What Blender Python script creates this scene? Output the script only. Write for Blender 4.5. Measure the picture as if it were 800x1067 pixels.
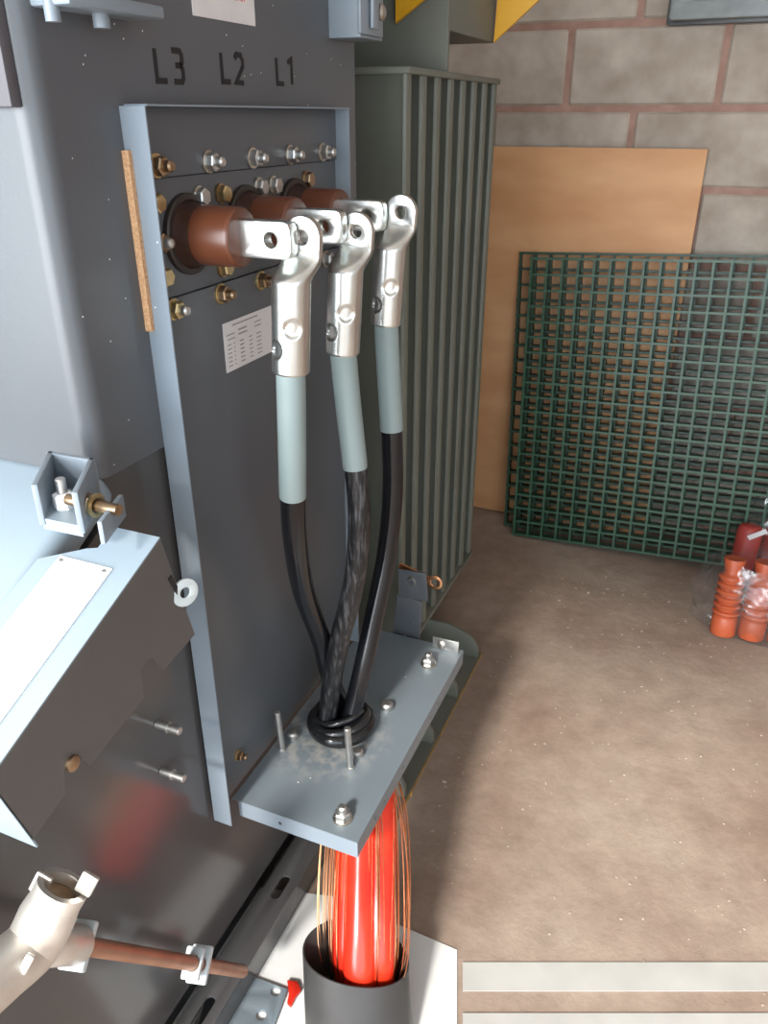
import bpy, bmesh, math, random
import numpy as np
from mathutils import Vector, Matrix
random.seed(7)
PI = math.pi
scene = bpy.context.scene
for o in list(bpy.data.objects): bpy.data.objects.remove(o)
COL = scene.collection

# ------------------------------------------------------------ camera
F = 823.0; TH = math.radians(26.65); AZ = math.radians(22.95)
FW = np.array([-math.sin(AZ)*math.cos(TH), math.cos(AZ)*math.cos(TH), -math.sin(TH)])
RT = np.array([math.cos(AZ), math.sin(AZ), 0.0]); UP = np.cross(RT, FW)
CAM = np.array([.62, 0.0, 1.41])
cd = bpy.data.cameras.new('camera'); cam = bpy.data.objects.new('camera', cd); COL.objects.link(cam)
cd.sensor_fit = 'HORIZONTAL'; cd.sensor_width = 36.0; cd.lens = 36.0*F/800.0; cd.clip_start = .02
M3 = Matrix((RT, UP, -FW)).transposed()
cam.matrix_world = Matrix.Translation(Vector(CAM)) @ M3.to_4x4()
scene.camera = cam

# ------------------------------------------------------------ light and exposure
vs = scene.view_settings
vs.view_transform = 'Standard'; vs.look = 'None'; vs.gamma = 1.0; vs.use_curve_mapping = False
vs.exposure = 1.22
w = bpy.data.worlds.new('World'); scene.world = w; w.use_nodes = True
bg = w.node_tree.nodes['Background']; bg.inputs[0].default_value = (.80, .90, 1.0, 1); bg.inputs[1].default_value = 1.7
def area(name, loc, rot, sx, sy, energy, col):
    l = bpy.data.lights.new(name, 'AREA'); l.shape = 'RECTANGLE'; l.size = sx; l.size_y = sy; l.energy = energy; l.color = col
    o = bpy.data.objects.new(name, l); COL.objects.link(o); o.location = loc; o.rotation_euler = rot; return o
# daylight coming in through the open roller door behind the camera
area('door_daylight', (-.85, -2.2, 1.45), (math.radians(90), 0, math.radians(-10)), 2.6, 2.3, 95, (.93, .97, 1.0))
# low sun through the same door
sl = bpy.data.lights.new('sun', 'SUN'); sl.energy = 2.6; sl.angle = math.radians(7); sl.color = (1, .96, .9)
so = bpy.data.objects.new('sun', sl); COL.objects.link(so)
so.rotation_euler = Vector((.028, .80, -.55)).to_track_quat('-Z', 'Y').to_euler()

# ------------------------------------------------------------ pixel helpers
def ray(x, y): return FW*F + RT*(x-400.0) - UP*(y-533.5)
def pX(x, y, X): d = ray(x, y); return CAM + d*((X-CAM[0])/d[0])
def pY(x, y, Y): d = ray(x, y); return CAM + d*((Y-CAM[1])/d[1])
def pZ(x, y, Z): d = ray(x, y); return CAM + d*((Z-CAM[2])/d[2])
def pP(x, y, P0, N): d = ray(x, y); return CAM + d*(np.dot(np.array(P0)-CAM, N)/np.dot(d, N))

# ------------------------------------------------------------ materials
def nodes(name):
    m = bpy.data.materials.new(name); m.use_nodes = True
    nt = m.node_tree; b = nt.nodes['Principled BSDF']; return m, nt, b
def N(nt, t, **k):
    n = nt.nodes.new(t)
    for a, v in k.items():
        if a in n.inputs.keys(): n.inputs[a].default_value = v
        else: setattr(n, a, v)
    return n
def ramp(nt, a, ca, b_, cb):
    r = nt.nodes.new('ShaderNodeValToRGB'); e = r.color_ramp.elements
    e[0].position = a; e[0].color = (*ca, 1); e[1].position = b_; e[1].color = (*cb, 1); return r
def mat(name, c1, c2=None, scale=20, rough=.5, metal=0, bump=0, bscale=None, spec=.5, detail=4, stretch=None, lo=.3, hi=.7):
    m, nt, b = nodes(name)
    b.inputs['Roughness'].default_value = rough; b.inputs['Metallic'].default_value = metal
    b.inputs['Specular IOR Level'].default_value = spec
    tc = N(nt, 'ShaderNodeNewGeometry')
    src = tc.outputs['Position']
    if stretch:
        mp = N(nt, 'ShaderNodeMapping'); mp.inputs['Scale'].default_value = stretch
        nt.links.new(src, mp.inputs['Vector']); src = mp.outputs['Vector']
    n = N(nt, 'ShaderNodeTexNoise'); n.inputs['Scale'].default_value = scale; n.inputs['Detail'].default_value = detail
    nt.links.new(src, n.inputs['Vector'])
    r = ramp(nt, lo, c1, hi, c2 or c1); nt.links.new(n.outputs['Fac'], r.inputs['Fac'])
    nt.links.new(r.outputs['Color'], b.inputs['Base Color'])
    if bump:
        n2 = N(nt, 'ShaderNodeTexNoise'); n2.inputs['Scale'].default_value = bscale or scale*4; n2.inputs['Detail'].default_value = 3
        nt.links.new(src, n2.inputs['Vector'])
        bp = N(nt, 'ShaderNodeBump'); bp.inputs['Strength'].default_value = bump; bp.inputs['Distance'].default_value = .002
        nt.links.new(n2.outputs['Fac'], bp.inputs['Height']); nt.links.new(bp.outputs['Normal'], b.inputs['Normal'])
    m['bsdf'] = 1
    return m
def paint(name, c1, c2, rough=.35, specks=True, thr=.065, scale=70, bump=.06, gate=.95):
    m = mat(name, c1, c2, scale=3.5, rough=rough, bump=bump, bscale=220)
    if specks:
        nt = m.node_tree; b = nt.nodes['Principled BSDF']
        geo = [n for n in nt.nodes if n.type == 'NEW_GEOMETRY'][0]
        v = N(nt, 'ShaderNodeTexVoronoi'); v.inputs['Scale'].default_value = scale
        nt.links.new(geo.outputs['Position'], v.inputs['Vector'])
        lt = N(nt, 'ShaderNodeMath', operation='LESS_THAN'); lt.inputs[1].default_value = thr
        nt.links.new(v.outputs['Distance'], lt.inputs[0])
        sp = N(nt, 'ShaderNodeSeparateColor'); nt.links.new(v.outputs['Color'], sp.inputs[0])
        gt = N(nt, 'ShaderNodeMath', operation='GREATER_THAN'); gt.inputs[1].default_value = gate
        nt.links.new(sp.outputs[0], gt.inputs[0])
        mu = N(nt, 'ShaderNodeMath', operation='MULTIPLY'); nt.links.new(lt.outputs[0], mu.inputs[0]); nt.links.new(gt.outputs[0], mu.inputs[1])
        mx = N(nt, 'ShaderNodeMixRGB'); mx.inputs[2].default_value = (.75, .75, .72, 1)
        old = b.inputs['Base Color'].links[0].from_socket
        nt.links.new(mu.outputs[0], mx.inputs[0]); nt.links.new(old, mx.inputs[1]); nt.links.new(mx.outputs[0], b.inputs['Base Color'])
    return m
MT = {}
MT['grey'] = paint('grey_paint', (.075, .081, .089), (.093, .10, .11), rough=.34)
MT['greylit'] = paint('grey_paint_lit', (.185, .222, .258), (.215, .252, .288), rough=.38)  # lit copy of the grey paint, daylight put into the colour
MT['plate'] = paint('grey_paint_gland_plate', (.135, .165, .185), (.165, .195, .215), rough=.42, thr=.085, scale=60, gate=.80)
def add_dust(m, c, r0, r1, col):
    nt = m.node_tree; b = nt.nodes['Principled BSDF']; geo = [n for n in nt.nodes if n.type == 'NEW_GEOMETRY'][0]
    d = N(nt, 'ShaderNodeVectorMath', operation='DISTANCE'); d.inputs[1].default_value = c
    nt.links.new(geo.outputs['Position'], d.inputs[0])
    mr = N(nt, 'ShaderNodeMapRange'); mr.inputs[1].default_value = r1; mr.inputs[2].default_value = r0
    nt.links.new(d.outputs['Value'], mr.inputs[0])
    ns = N(nt, 'ShaderNodeTexNoise'); ns.inputs['Scale'].default_value = 45; ns.inputs['Detail'].default_value = 6; nt.links.new(geo.outputs['Position'], ns.inputs['Vector'])
    rp = ramp(nt, .45, (0, 0, 0), .62, (1, 1, 1)); nt.links.new(ns.outputs['Fac'], rp.inputs['Fac'])
    mu = N(nt, 'ShaderNodeMath', operation='MULTIPLY'); nt.links.new(mr.outputs[0], mu.inputs[0]); nt.links.new(rp.outputs[0], mu.inputs[1])
    mx = N(nt, 'ShaderNodeMixRGB'); mx.inputs[2].default_value = (*col, 1)
    nt.links.new(mu.outputs[0], mx.inputs[0]); nt.links.new(b.inputs['Base Color'].links[0].from_socket, mx.inputs[1]); nt.links.new(mx.outputs[0], b.inputs['Base Color'])
add_dust(MT['plate'], (.09, .98, .4), .05, .13, (.33, .32, .30))
MT['lower'] = paint('grey_paint_glossy', (.066, .064, .064), (.082, .079, .079), rough=.17, bump=.02)
MT['hood'] = paint('pale_grey_paint', (.22, .275, .32), (.25, .31, .355), rough=.4, specks=False)
MT['cover'] = paint('cover_side_shaded', (.078, .075, .074), (.092, .087, .085), rough=.42, thr=.08, scale=55, gate=.9)  # shaded copy of the cover's paint, shade put into the colour
MT['green'] = mat('radiator_green_paint', (.115, .120, .095), (.14, .145, .118), scale=6, rough=.5)
MT['greendark'] = mat('tank_green_paint', (.115, .12, .098), (.14, .145, .12), scale=5, rough=.5)
MT['black_mark'] = mat('black_marking', (.008, .008, .009), rough=.6)
MT['white_label'] = mat('white_label', (.62, .60, .60), (.68, .66, .66), scale=30, rough=.45)
MT['white_plate'] = mat('white_plate', (.88, .88, .88), (.92, .92, .92), rough=.4)
MT['red_ink'] = mat('red_ink', (.55, .05, .05), rough=.5)
MT['grey_ink'] = mat('grey_ink', (.28, .26, .27), rough=.6)
MT['zinc'] = mat('zinc_steel', (.50, .50, .48), (.64, .63, .61), scale=60, rough=.42, metal=1)
MT['brass'] = mat('yellow_passivated_steel', (.52, .40, .20), (.66, .55, .32), scale=80, rough=.35, metal=1)
MT['bronze'] = mat('dull_bronze_steel', (.30, .20, .12), (.44, .33, .22), scale=80, rough=.4, metal=1)
MT['washer'] = mat('washer_steel', (.50, .47, .42), (.64, .60, .54), scale=60, rough=.35, metal=1)
MT['tin'] = mat('tinned_copper', (.64, .655, .63), (.72, .735, .71), scale=40, rough=.3, metal=1, bump=.05, bscale=400)
MT['bushing'] = mat('brown_epoxy', (.085, .026, .012), (.105, .033, .015), scale=10, rough=.3)
MT['throat'] = mat('dark_brown_throat', (.022, .010, .007), (.04, .016, .010), scale=14, rough=.35)  # darker brown next to the clamp ring
MT['dark_rubber'] = mat('dark_rubber', (.018, .014, .012), (.03, .02, .016), rough=.5)
MT['cork'] = mat('cork_gasket', (.36, .19, .09), (.58, .36, .20), scale=380, rough=.9)
MT['sleeve'] = mat('grey_green_sleeve', (.20, .25, .245), (.225, .275, .27), scale=8, rough=.36)
MT['black_cable'] = mat('black_cable', (.004, .0045, .006), (.008, .0085, .011), scale=12, rough=.2, bump=.04, bscale=90)
MT['black_fibre'] = mat('black_brushed_cable', (.006, .0065, .008), (.06, .06, .063), scale=60, rough=.36, stretch=(4, 4, .6), lo=.5, hi=.68, bump=.3, bscale=120)
MT['tape'] = mat('black_tape', (.008, .008, .009), (.014, .014, .015), rough=.16, bump=.5, bscale=60)
MT['red'] = mat('red_core_sheath', (.50, .016, .010), (.66, .035, .012), scale=14, rough=.22, stretch=(1, 1, .15))
MT['copper'] = mat('copper_wire', (.62, .26, .12), (.80, .42, .22), scale=50, rough=.3, metal=1)
MT['copper_rod'] = mat('copper_rod', (.30, .15, .095), (.42, .22, .14), scale=20, rough=.45, metal=.6)
MT['tube'] = mat('dark_shrink_tube', (.030, .029, .029), (.04, .038, .037), rough=.42)
MT['cast'] = mat('cast_aluminium', (.62, .58, .53), (.72, .69, .64), scale=30, rough=.42, metal=.75, bump=.1, bscale=150)
MT['clip'] = mat('pale_grey_plastic', (.42, .47, .48), (.48, .53, .54), rough=.45)
MT['block'] = mat('concrete_block', (.285, .235, .19), (.45, .39, .33), scale=9, rough=.95, bump=.6, bscale=90, detail=8)
MT['block2'] = mat('concrete_block_grey', (.30, .27, .23), (.44, .40, .35), scale=8, rough=.95, bump=.6, bscale=90, detail=8)
MT['mortar'] = mat('pink_mortar', (.26, .15, .115), (.36, .225, .18), scale=20, rough=.95, bump=.6, bscale=120)
MT['ply'] = mat('plywood', (.48, .235, .10), (.60, .335, .165), scale=3, rough=.6, stretch=(1.2, 1, 3.2), detail=8)
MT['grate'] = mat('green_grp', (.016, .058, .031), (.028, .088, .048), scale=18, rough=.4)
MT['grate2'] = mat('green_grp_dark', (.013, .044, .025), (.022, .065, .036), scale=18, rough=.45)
MT['orange'] = mat('orange_rubber', (.40, .075, .028), (.46, .095, .036), scale=10, rough=.45)
MT['dkred'] = mat('dark_red_rubber', (.30, .035, .028), (.36, .05, .04), scale=10, rough=.45)
MT['yellow'] = mat('yellow_paint', (.62, .31, .012), (.68, .36, .02), rough=.4)
MT['ochre'] = mat('worn_ochre_paint', (.22, .13, .05), (.36, .22, .06), scale=40, rough=.7)
MT['room'] = mat('room_render', (.55, .52, .48), (.62, .59, .55), rough=.9)
MT['darkgrey'] = mat('dark_grey_paint', (.05, .052, .055), (.07, .072, .075), rough=.4)
MT['midgrey'] = mat('mid_grey_frame', (.17, .19, .19), (.22, .24, .24), rough=.45)
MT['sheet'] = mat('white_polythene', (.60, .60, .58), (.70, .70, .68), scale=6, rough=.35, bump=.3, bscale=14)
MT['strip'] = mat('added_band_pale', (.36, .35, .325), (.44, .43, .40), scale=8, rough=.5)  # tone of the added floor bands
MT['purple'] = mat('purple_grey_paint', (.075, .07, .08), (.09, .085, .095), rough=.45)
MT['chip'] = mat('pale_chips', (.26, .20, .15), (.48, .42, .36), scale=60, rough=.9)
def floor_mat():
    m, nt, b = nodes('dusty_concrete_floor'); b.inputs['Roughness'].default_value = .85
    g = N(nt, 'ShaderNodeNewGeometry')
    n1 = N(nt, 'ShaderNodeTexNoise'); n1.inputs['Scale'].default_value = 2.3; n1.inputs['Detail'].default_value = 8; n1.inputs['Roughness'].default_value = .6
    n2 = N(nt, 'ShaderNodeTexNoise'); n2.inputs['Scale'].default_value = 16; n2.inputs['Detail'].default_value = 9; n2.inputs['Roughness'].default_value = .7
    for n in (n1, n2): nt.links.new(g.outputs['Position'], n.inputs['Vector'])
    r1 = ramp(nt, .35, (.235, .165, .125), .65, (.345, .275, .22)); nt.links.new(n1.outputs['Fac'], r1.inputs['Fac'])
    r2 = ramp(nt, .35, (.78, .75, .72), .68, (1.1, 1.08, 1.06)); nt.links.new(n2.outputs['Fac'], r2.inputs['Fac'])
    mx = N(nt, 'ShaderNodeMixRGB', blend_type='MULTIPLY'); mx.inputs[0].default_value = .8
    nt.links.new(r1.outputs[0], mx.inputs[1]); nt.links.new(r2.outputs[0], mx.inputs[2]); nt.links.new(mx.outputs[0], b.inputs['Base Color'])
    bp = N(nt, 'ShaderNodeBump'); bp.inputs['Strength'].default_value = .5; bp.inputs['Distance'].default_value = .006
    nt.links.new(n2.outputs['Fac'], bp.inputs['Height']); nt.links.new(bp.outputs[0], b.inputs['Normal'])
    return m
MT['floor'] = floor_mat()
def bag_mat():
    m, nt, b = nodes('clear_polythene')
    out = nt.nodes['Material Output']
    tr = N(nt, 'ShaderNodeBsdfTransparent'); tr.inputs[0].default_value = (.93, .94, .95, 1)
    gl = N(nt, 'ShaderNodeBsdfGlossy'); gl.inputs['Roughness'].default_value = .2; gl.inputs[0].default_value = (.95, .95, .95, 1)
    df = N(nt, 'ShaderNodeBsdfDiffuse'); df.inputs[0].default_value = (.7, .7, .7, 1)
    g = N(nt, 'ShaderNodeNewGeometry')
    n = N(nt, 'ShaderNodeTexNoise'); n.inputs['Scale'].default_value = 14; n.inputs['Detail'].default_value = 2
    nt.links.new(g.outputs['Position'], n.inputs['Vector'])
    bp = N(nt, 'ShaderNodeBump'); bp.inputs['Strength'].default_value = 1.0; bp.inputs['Distance'].default_value = .02
    nt.links.new(n.outputs['Fac'], bp.inputs['Height']); nt.links.new(bp.outputs[0], gl.inputs['Normal'])
    a = N(nt, 'ShaderNodeMixShader'); a.inputs[0].default_value = .2
    nt.links.new(gl.outputs[0], a.inputs[1]); nt.links.new(df.outputs[0], a.inputs[2])
    mx = N(nt, 'ShaderNodeMixShader'); mx.inputs[0].default_value = .085
    nt.links.new(tr.outputs[0], mx.inputs[1]); nt.links.new(a.outputs[0], mx.inputs[2]); nt.links.new(mx.outputs[0], out.inputs['Surface'])
    return m
MT['bag'] = bag_mat()

# ------------------------------------------------------------ mesh helpers
ORG = {}
def A(*v): return np.array(v, float)
def unit(v): v = np.array(v, float); return v/np.linalg.norm(v)
def place(name, me, org, parent=None):
    o = bpy.data.objects.new(name, me); COL.objects.link(o)
    org = np.array(org, float); ORG[o] = org
    if parent: o.parent = parent; o.location = Vector(org-ORG[parent])
    else: o.location = Vector(org)
    return o
def mk(name, vf, m, parent=None, smooth=35, bevel=0, seg=2, org=None):
    V, Fc = vf; V = np.array(V, float)
    lo, hi = V.min(0), V.max(0)
    if org is None: org = A((lo[0]+hi[0])/2, (lo[1]+hi[1])/2, lo[2])
    bm = bmesh.new(); bv = [bm.verts.new(Vector(v-org)) for v in V]
    for f in Fc:
        try: bm.faces.new([bv[i] for i in f])
        except ValueError: pass
    bmesh.ops.recalc_face_normals(bm, faces=bm.faces)
    if bevel:
        es = [e for e in bm.edges if len(e.link_faces) == 2 and e.calc_face_angle(0) > .5]
        bmesh.ops.bevel(bm, geom=es, offset=bevel, segments=seg, profile=.5, affect='EDGES', clamp_overlap=True)
    me = bpy.data.meshes.new(name); bm.to_mesh(me); bm.free()
    if smooth:
        me.shade_smooth(); me.set_sharp_from_angle(angle=math.radians(smooth))
    me.materials.append(MT[m])
    return place(name, me, org, parent)
def thing(name, label, cat, loc, group=None):
    o = place(name, None, loc); o.empty_display_size = .05; tag(o, label, cat, group); return o
def tag(o, label, cat, group=None, kind=None):
    o['label'] = label; o['category'] = cat
    if group: o['group'] = group
    if kind: o['kind'] = kind
    return o
def merge(*parts):
    V = []; Fc = []
    for v, f in parts:
        k = len(V); V += [tuple(p) for p in v]; Fc += [tuple(i+k for i in q) for q in f]
    return V, Fc
def frame(U, Vv):
    U = unit(U); Vv = np.array(Vv, float); Vv = unit(Vv-U*np.dot(U, Vv)); return U, Vv, np.cross(U, Vv)
def box(lo, hi):
    (a, b, c), (d, e, f) = lo, hi
    V = [(x, y, z) for x in (a, d) for y in (b, e) for z in (c, f)]
    return V, [(0, 1, 3, 2), (4, 6, 7, 5), (0, 4, 5, 1), (2, 3, 7, 6), (0, 2, 6, 4), (1, 5, 7, 3)]
def obox(c, U, Vv, su, sv, sn):
    U, Vv, Nn = frame(U, Vv); c = np.array(c, float)
    V, Fc = box((-su/2, -sv/2, -sn/2), (su/2, sv/2, sn/2))
    return [c+U*p[0]+Vv*p[1]+Nn*p[2] for p in V], Fc
def prism(pts, O, U, Vv, t0, t1):
    """polygon in (U,V) extruded along U x V from t0 to t1"""
    U, Vv, Nn = frame(U, Vv); O = np.array(O, float); n = len(pts)
    V = [O+U*p[0]+Vv*p[1]+Nn*t for t in (t0, t1) for p in pts]
    return V, [tuple(range(n))[::-1], tuple(range(n, 2*n))]+[(i, (i+1) % n, n+(i+1) % n, n+i) for i in range(n)]
def perp(d):
    d = unit(d); a = A(0, 0, 1) if abs(d[2]) < .9 else A(1, 0, 0)
    u = unit(np.cross(d, a)); return u, np.cross(d, u)
def lathe(prof, O, axis, seg=32, caps=True):
    """prof: (distance along axis, radius)"""
    ax = unit(axis); u, v = perp(ax); O = np.array(O, float); V = []; Fc = []
    for (t, r) in prof:
        for k in range(seg):
            a = 2*PI*k/seg; V.append(O+ax*t+(u*math.cos(a)+v*math.sin(a))*max(r, 1e-5))
    for i in range(len(prof)-1):
        for k in range(seg):
            k2 = (k+1) % seg; Fc.append((i*seg+k, i*seg+k2, (i+1)*seg+k2, (i+1)*seg+k))
    if caps: Fc.append(tuple(range(seg))[::-1]); Fc.append(tuple((len(prof)-1)*seg+k for k in range(seg)))
    return V, Fc
def cyl(p0, p1, r, seg=24, ch=0):
    p0 = np.array(p0, float); p1 = np.array(p1, float); L = np.linalg.norm(p1-p0)
    pr = [(0, r), (L, r)] if not ch else [(0, r-ch), (ch, r), (L-ch, r), (L, r-ch)]
    return lathe(pr, p0, p1-p0, seg)
def hexa(p0, axis, r, h):
    return lathe([(0, r), (h*.82, r), (h, r*.86)], p0, axis, 6)
def catmull(P, n=10):
    P = [np.array(p, float) for p in P]; Q = [2*P[0]-P[1]]+P+[2*P[-1]-P[-2]]; out = []
    for i in range(1, len(Q)-2):
        for k in range(n):
            t = k/n; a, b, c, d = Q[i-1], Q[i], Q[i+1], Q[i+2]
            out.append(.5*((2*b)+(-a+c)*t+(2*a-5*b+4*c-d)*t*t+(-a+3*b-3*c+d)*t**3))
    out.append(P[-1]); return out
def tube(path, r, seg=20, caps=True):
    P = [np.array(p, float) for p in path]; n = len(P); V = []; Fc = []
    rr = r if isinstance(r, (list, tuple)) else [r]*n
    d = unit(P[1]-P[0]); u, v = perp(d)
    for i in range(n):
        t = unit(P[min(i+1, n-1)]-P[max(i-1, 0)])
        u = unit(u-t*np.dot(u, t)); v = np.cross(t, u)
        for k in range(seg):
            a = 2*PI*k/seg; V.append(P[i]+(u*math.cos(a)+v*math.sin(a))*rr[i])
    for i in range(n-1):
        for k in range(seg):
            k2 = (k+1) % seg; Fc.append((i*seg+k, i*seg+k2, (i+1)*seg+k2, (i+1)*seg+k))
    if caps: Fc.append(tuple(range(seg))[::-1]); Fc.append(tuple((n-1)*seg+k for k in range(seg)))
    return V, Fc
def circ(x, y, r, n=20): return [(x+r*math.cos(2*PI*k/n), y+r*math.sin(2*PI*k/n)) for k in range(n)]
def rrect(x0, y0, x1, y1, r, n=5):
    out = []
    for cx, cy, a in ((x1-r, y1-r, 0), (x0+r, y1-r, 90), (x0+r, y0+r, 180), (x1-r, y0+r, 270)):
        for k in range(n+1):
            t = math.radians(a+90*k/n); out.append((cx+r*math.cos(t), cy+r*math.sin(t)))
    return out
def plate(loops, O, U, Vv, t, bev=0):
    """flat sheet with holes: loops[0] outline, the others holes; thickness t centred on O"""
    c = bpy.data.curves.new('c', 'CURVE'); c.dimensions = '2D'; c.fill_mode = 'BOTH'
    c.extrude = max(t/2-bev, 1e-5); c.bevel_depth = bev; c.bevel_resolution = 1; c.offset = -bev
    for L in loops:
        s = c.splines.new('POLY'); s.points.add(len(L)-1)
        for i, p in enumerate(L): s.points[i].co = (p[0], p[1], 0, 1)
        s.use_cyclic_u = True
    o = bpy.data.objects.new('c', c); COL.objects.link(o)
    dg = bpy.context.evaluated_depsgraph_get(); me = bpy.data.meshes.new_from_object(o.evaluated_get(dg))
    bm = bmesh.new(); bm.from_mesh(me); bmesh.ops.remove_doubles(bm, verts=bm.verts, dist=1e-6)
    U, Vv, Nn = frame(U, Vv); O = np.array(O, float)
    bm.verts.index_update()
    V = [O+U*v.co.x+Vv*v.co.y+Nn*v.co.z for v in bm.verts]; Fc = [tuple(v.index for v in f.verts) for f in bm.faces]
    bm.free(); bpy.data.objects.remove(o); bpy.data.curves.remove(c); bpy.data.meshes.remove(me)
    return V, Fc
def text(s, size, O, U, Vv, sx=1.0):
    c = bpy.data.curves.new('t', 'FONT'); c.body = s; c.size = size; c.extrude = .0002; c.align_x = 'CENTER'
    o = bpy.data.objects.new('t', c); COL.objects.link(o)
    dg = bpy.context.evaluated_depsgraph_get(); me = bpy.data.meshes.new_from_object(o.evaluated_get(dg))
    U, Vv, Nn = frame(U, Vv); O = np.array(O, float)
    V = [O+U*v.co.x*sx+Vv*v.co.y+Nn*v.co.z for v in me.vertices]; Fc = [tuple(p.vertices) for p in me.polygons]
    bpy.data.objects.remove(o); bpy.data.curves.remove(c); bpy.data.meshes.remove(me); return V, Fc
def stroke(pts, wd, O, U, Vv, h=.0005):
    """one mitred ribbon along the pen path"""
    P = [A(*p) for p in pts]; Lf = []; Rg = []
    for i, p in enumerate(P):
        d0 = unit(p-P[i-1]) if i else unit(P[1]-p); d1 = unit(P[i+1]-p) if i < len(P)-1 else d0
        n0 = A(-d0[1], d0[0]); n1 = A(-d1[1], d1[0]); m = unit(n0+n1); k = min(1/max(.35, np.dot(m, n0)), 2.2)*wd/2
        Lf.append(p+m*k); Rg.append(p-m*k)
    V = []; U, Vv, Nn = frame(U, Vv); n = len(P)
    for t in (0, h):
        for q in Lf+Rg: V.append(O+U*q[0]+Vv*q[1]+Nn*t)
    Fc = []
    for i in range(n-1):
        Fc += [(2*n+i, 2*n+i+1, 3*n+i+1, 3*n+i), (i, n+i, n+i+1, i+1), (i, i+1, 2*n+i+1, 2*n+i), (n+i, 3*n+i, 3*n+i+1, n+i+1)]
    Fc += [(0, 2*n, 3*n, n), (n-1, 2*n-1, 4*n-1, 3*n-1)]
    return V, Fc
X_, Y_, Z_ = A(1, 0, 0), A(0, 1, 0), A(0, 0, 1)

# ------------------------------------------------------------ the room
def struct(name, vf, m, **k):
    o = mk(name, vf, m, **k); o['kind'] = 'structure'; return o
struct('floor', box((-3, -6, -.1), (4.5, 2.9, 0)), 'floor', smooth=None)
struct('ceiling', box((-3, -1.6, 3.0), (4.5, 3.1, 3.1)), 'room', smooth=None)
struct('wall_left', box((-3.1, -1.6, 0), (-3, 3.1, 3.0)), 'room', smooth=None)
struct('wall_right', box((4.5, -1.6, 0), (4.6, 3.1, 3.0)), 'room', smooth=None)
struct('added_sun_lintel', box((-3, -1.7, 2.55), (4.5, -1.6, 3.0)), 'room', smooth=None)  # unseen lintel added to keep the sun off the far floor
WY = 2.83
wall = struct('wall_back', box((-3, WY+.003, 0), (4.5, WY+.2, 3.0)), 'mortar', smooth=None)
# blocks: courses of .2275 m, joint lines found in the photograph
blk = {}
def block(x0, x1, z0, z1, m):
    key = (round(x1-x0, 3), round(z1-z0, 3), m, random.randint(0, 2))
    o = mk('block', box((x0, WY-.004, z0), (x1, WY+.05, z1)), m, wall, bevel=.006, seg=1) if key not in blk else None
    if o: blk[key] = o.data
    else: o = place('block', blk[key], A((x0+x1)/2, WY+.023, z0), wall)
    return o
zj = [1.657-.2275*k for k in range(-1, 8)]
for i, zt in enumerate(zj):
    ph = (.048 if i % 2 == 0 else -.165)
    ph = {0: .245, 1: .048, 2: .262, 3: .492}.get(i, .048 if i % 2 else .262)
    zb = max(zt-.2275, 0.0)
    for k in range(-2, 3):
        x0 = ph+.451*k; block(x0+.010, x0+.451-.010, zb+.010, zt-.010, random.choice(['block', 'block', 'block2']))

# dark window frame high on the wall
wd = struct('window_1', plate([rrect(.335, 1.655, 1.2, 2.4, .01), rrect(.40, 1.725, 1.13, 2.33, .01)], A(0, WY-.03, 0), X_, Z_, .06, .004), 'midgrey')
for nm, lp, y, m in (('window_frame', [rrect(.39, 1.70, 1.14, 2.34, .01), rrect(.43, 1.755, 1.10, 2.30, .01)], WY-.055, 'midgrey'),
                     ('window_pane', [rrect(.40, 1.74, 1.13, 2.32, .005)], WY-.02, 'darkgrey'),
                     ('window_edge', [rrect(.325, 1.645, 1.21, 2.41, .01), rrect(.342, 1.664, 1.19, 2.39, .01)], WY-.012, 'darkgrey')):
    mk(nm, plate(lp, A(0, y, 0), X_, Z_, .02, .002), m, wd)

# ------------------------------------------------------------ grey switchgear cabinet
cab = thing('switchgear_cabinet', 'large grey painted metal cabinet with L3 L2 L1 stencilled above its cable box', 'cabinet', A(-.5, .9, 0))
arc = [(-.024+.024*math.cos(t), .654-.024*math.sin(t)) for t in np.linspace(0, PI/2, 9)]
UBODY = [(0, 1.341)]+arc+[(-1.0, .63), (-1.0, 1.341)]
mk('upper_body', prism(UBODY, A(0, 0, 0), X_, Y_, 1.035, 2.3), 'grey', cab, smooth=40)
mk('lower_body', prism([(.1, .10), (1.335, .10), (1.335, 1.034), (.64, 1.034), (.64, .985), (.1, .70)], A(-.006, 0, 0), Y_, Z_, -.9, 0), 'lower', cab, smooth=None)
# sloping pale hood beside the upper body
HP = pX(78, 535, -.0); HQ = pX(0, 648, 0); HU = unit(HQ-HP)              # runs down towards the camera
HN = np.cross(X_, HU); HN = HN if HN[2] > 0 else -HN
hc = HP+HU*.27+HN*-.022-X_*.45
V, Fc = obox(hc+HU*-.02, X_, HU, .9, .62, .048)
mk('hood', (V, Fc), 'hood', cab, bevel=.016, seg=5, smooth=50)
# raised dark panel on the lit end of the upper body
dp = pY(14, 112, .62)
mk('raised_panel', box((dp[0]-.3, .618, dp[2]), (dp[0], .632, 2.1)), 'purple', cab, bevel=.002)
# base angle along the floor with a slotted flange
bz = .062
mk('base_flange', plate([[(.02, -.006), (1.34, -.006), (1.34, .052), (.02, .052)], rrect(.86, .016, .915, .034, .0085), rrect(.60, .016, .655, .034, .0085)], A(0, 0, bz), Y_, X_, .006, .001), 'lower', cab)
mk('base_web', box((.046, .02, .0), (.052, 1.34, bz-.003)), 'lower', cab)
mk('base_foot', box((-.9, .1, .0), (-.04, 1.33, .0995)), 'darkgrey', cab)
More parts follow.
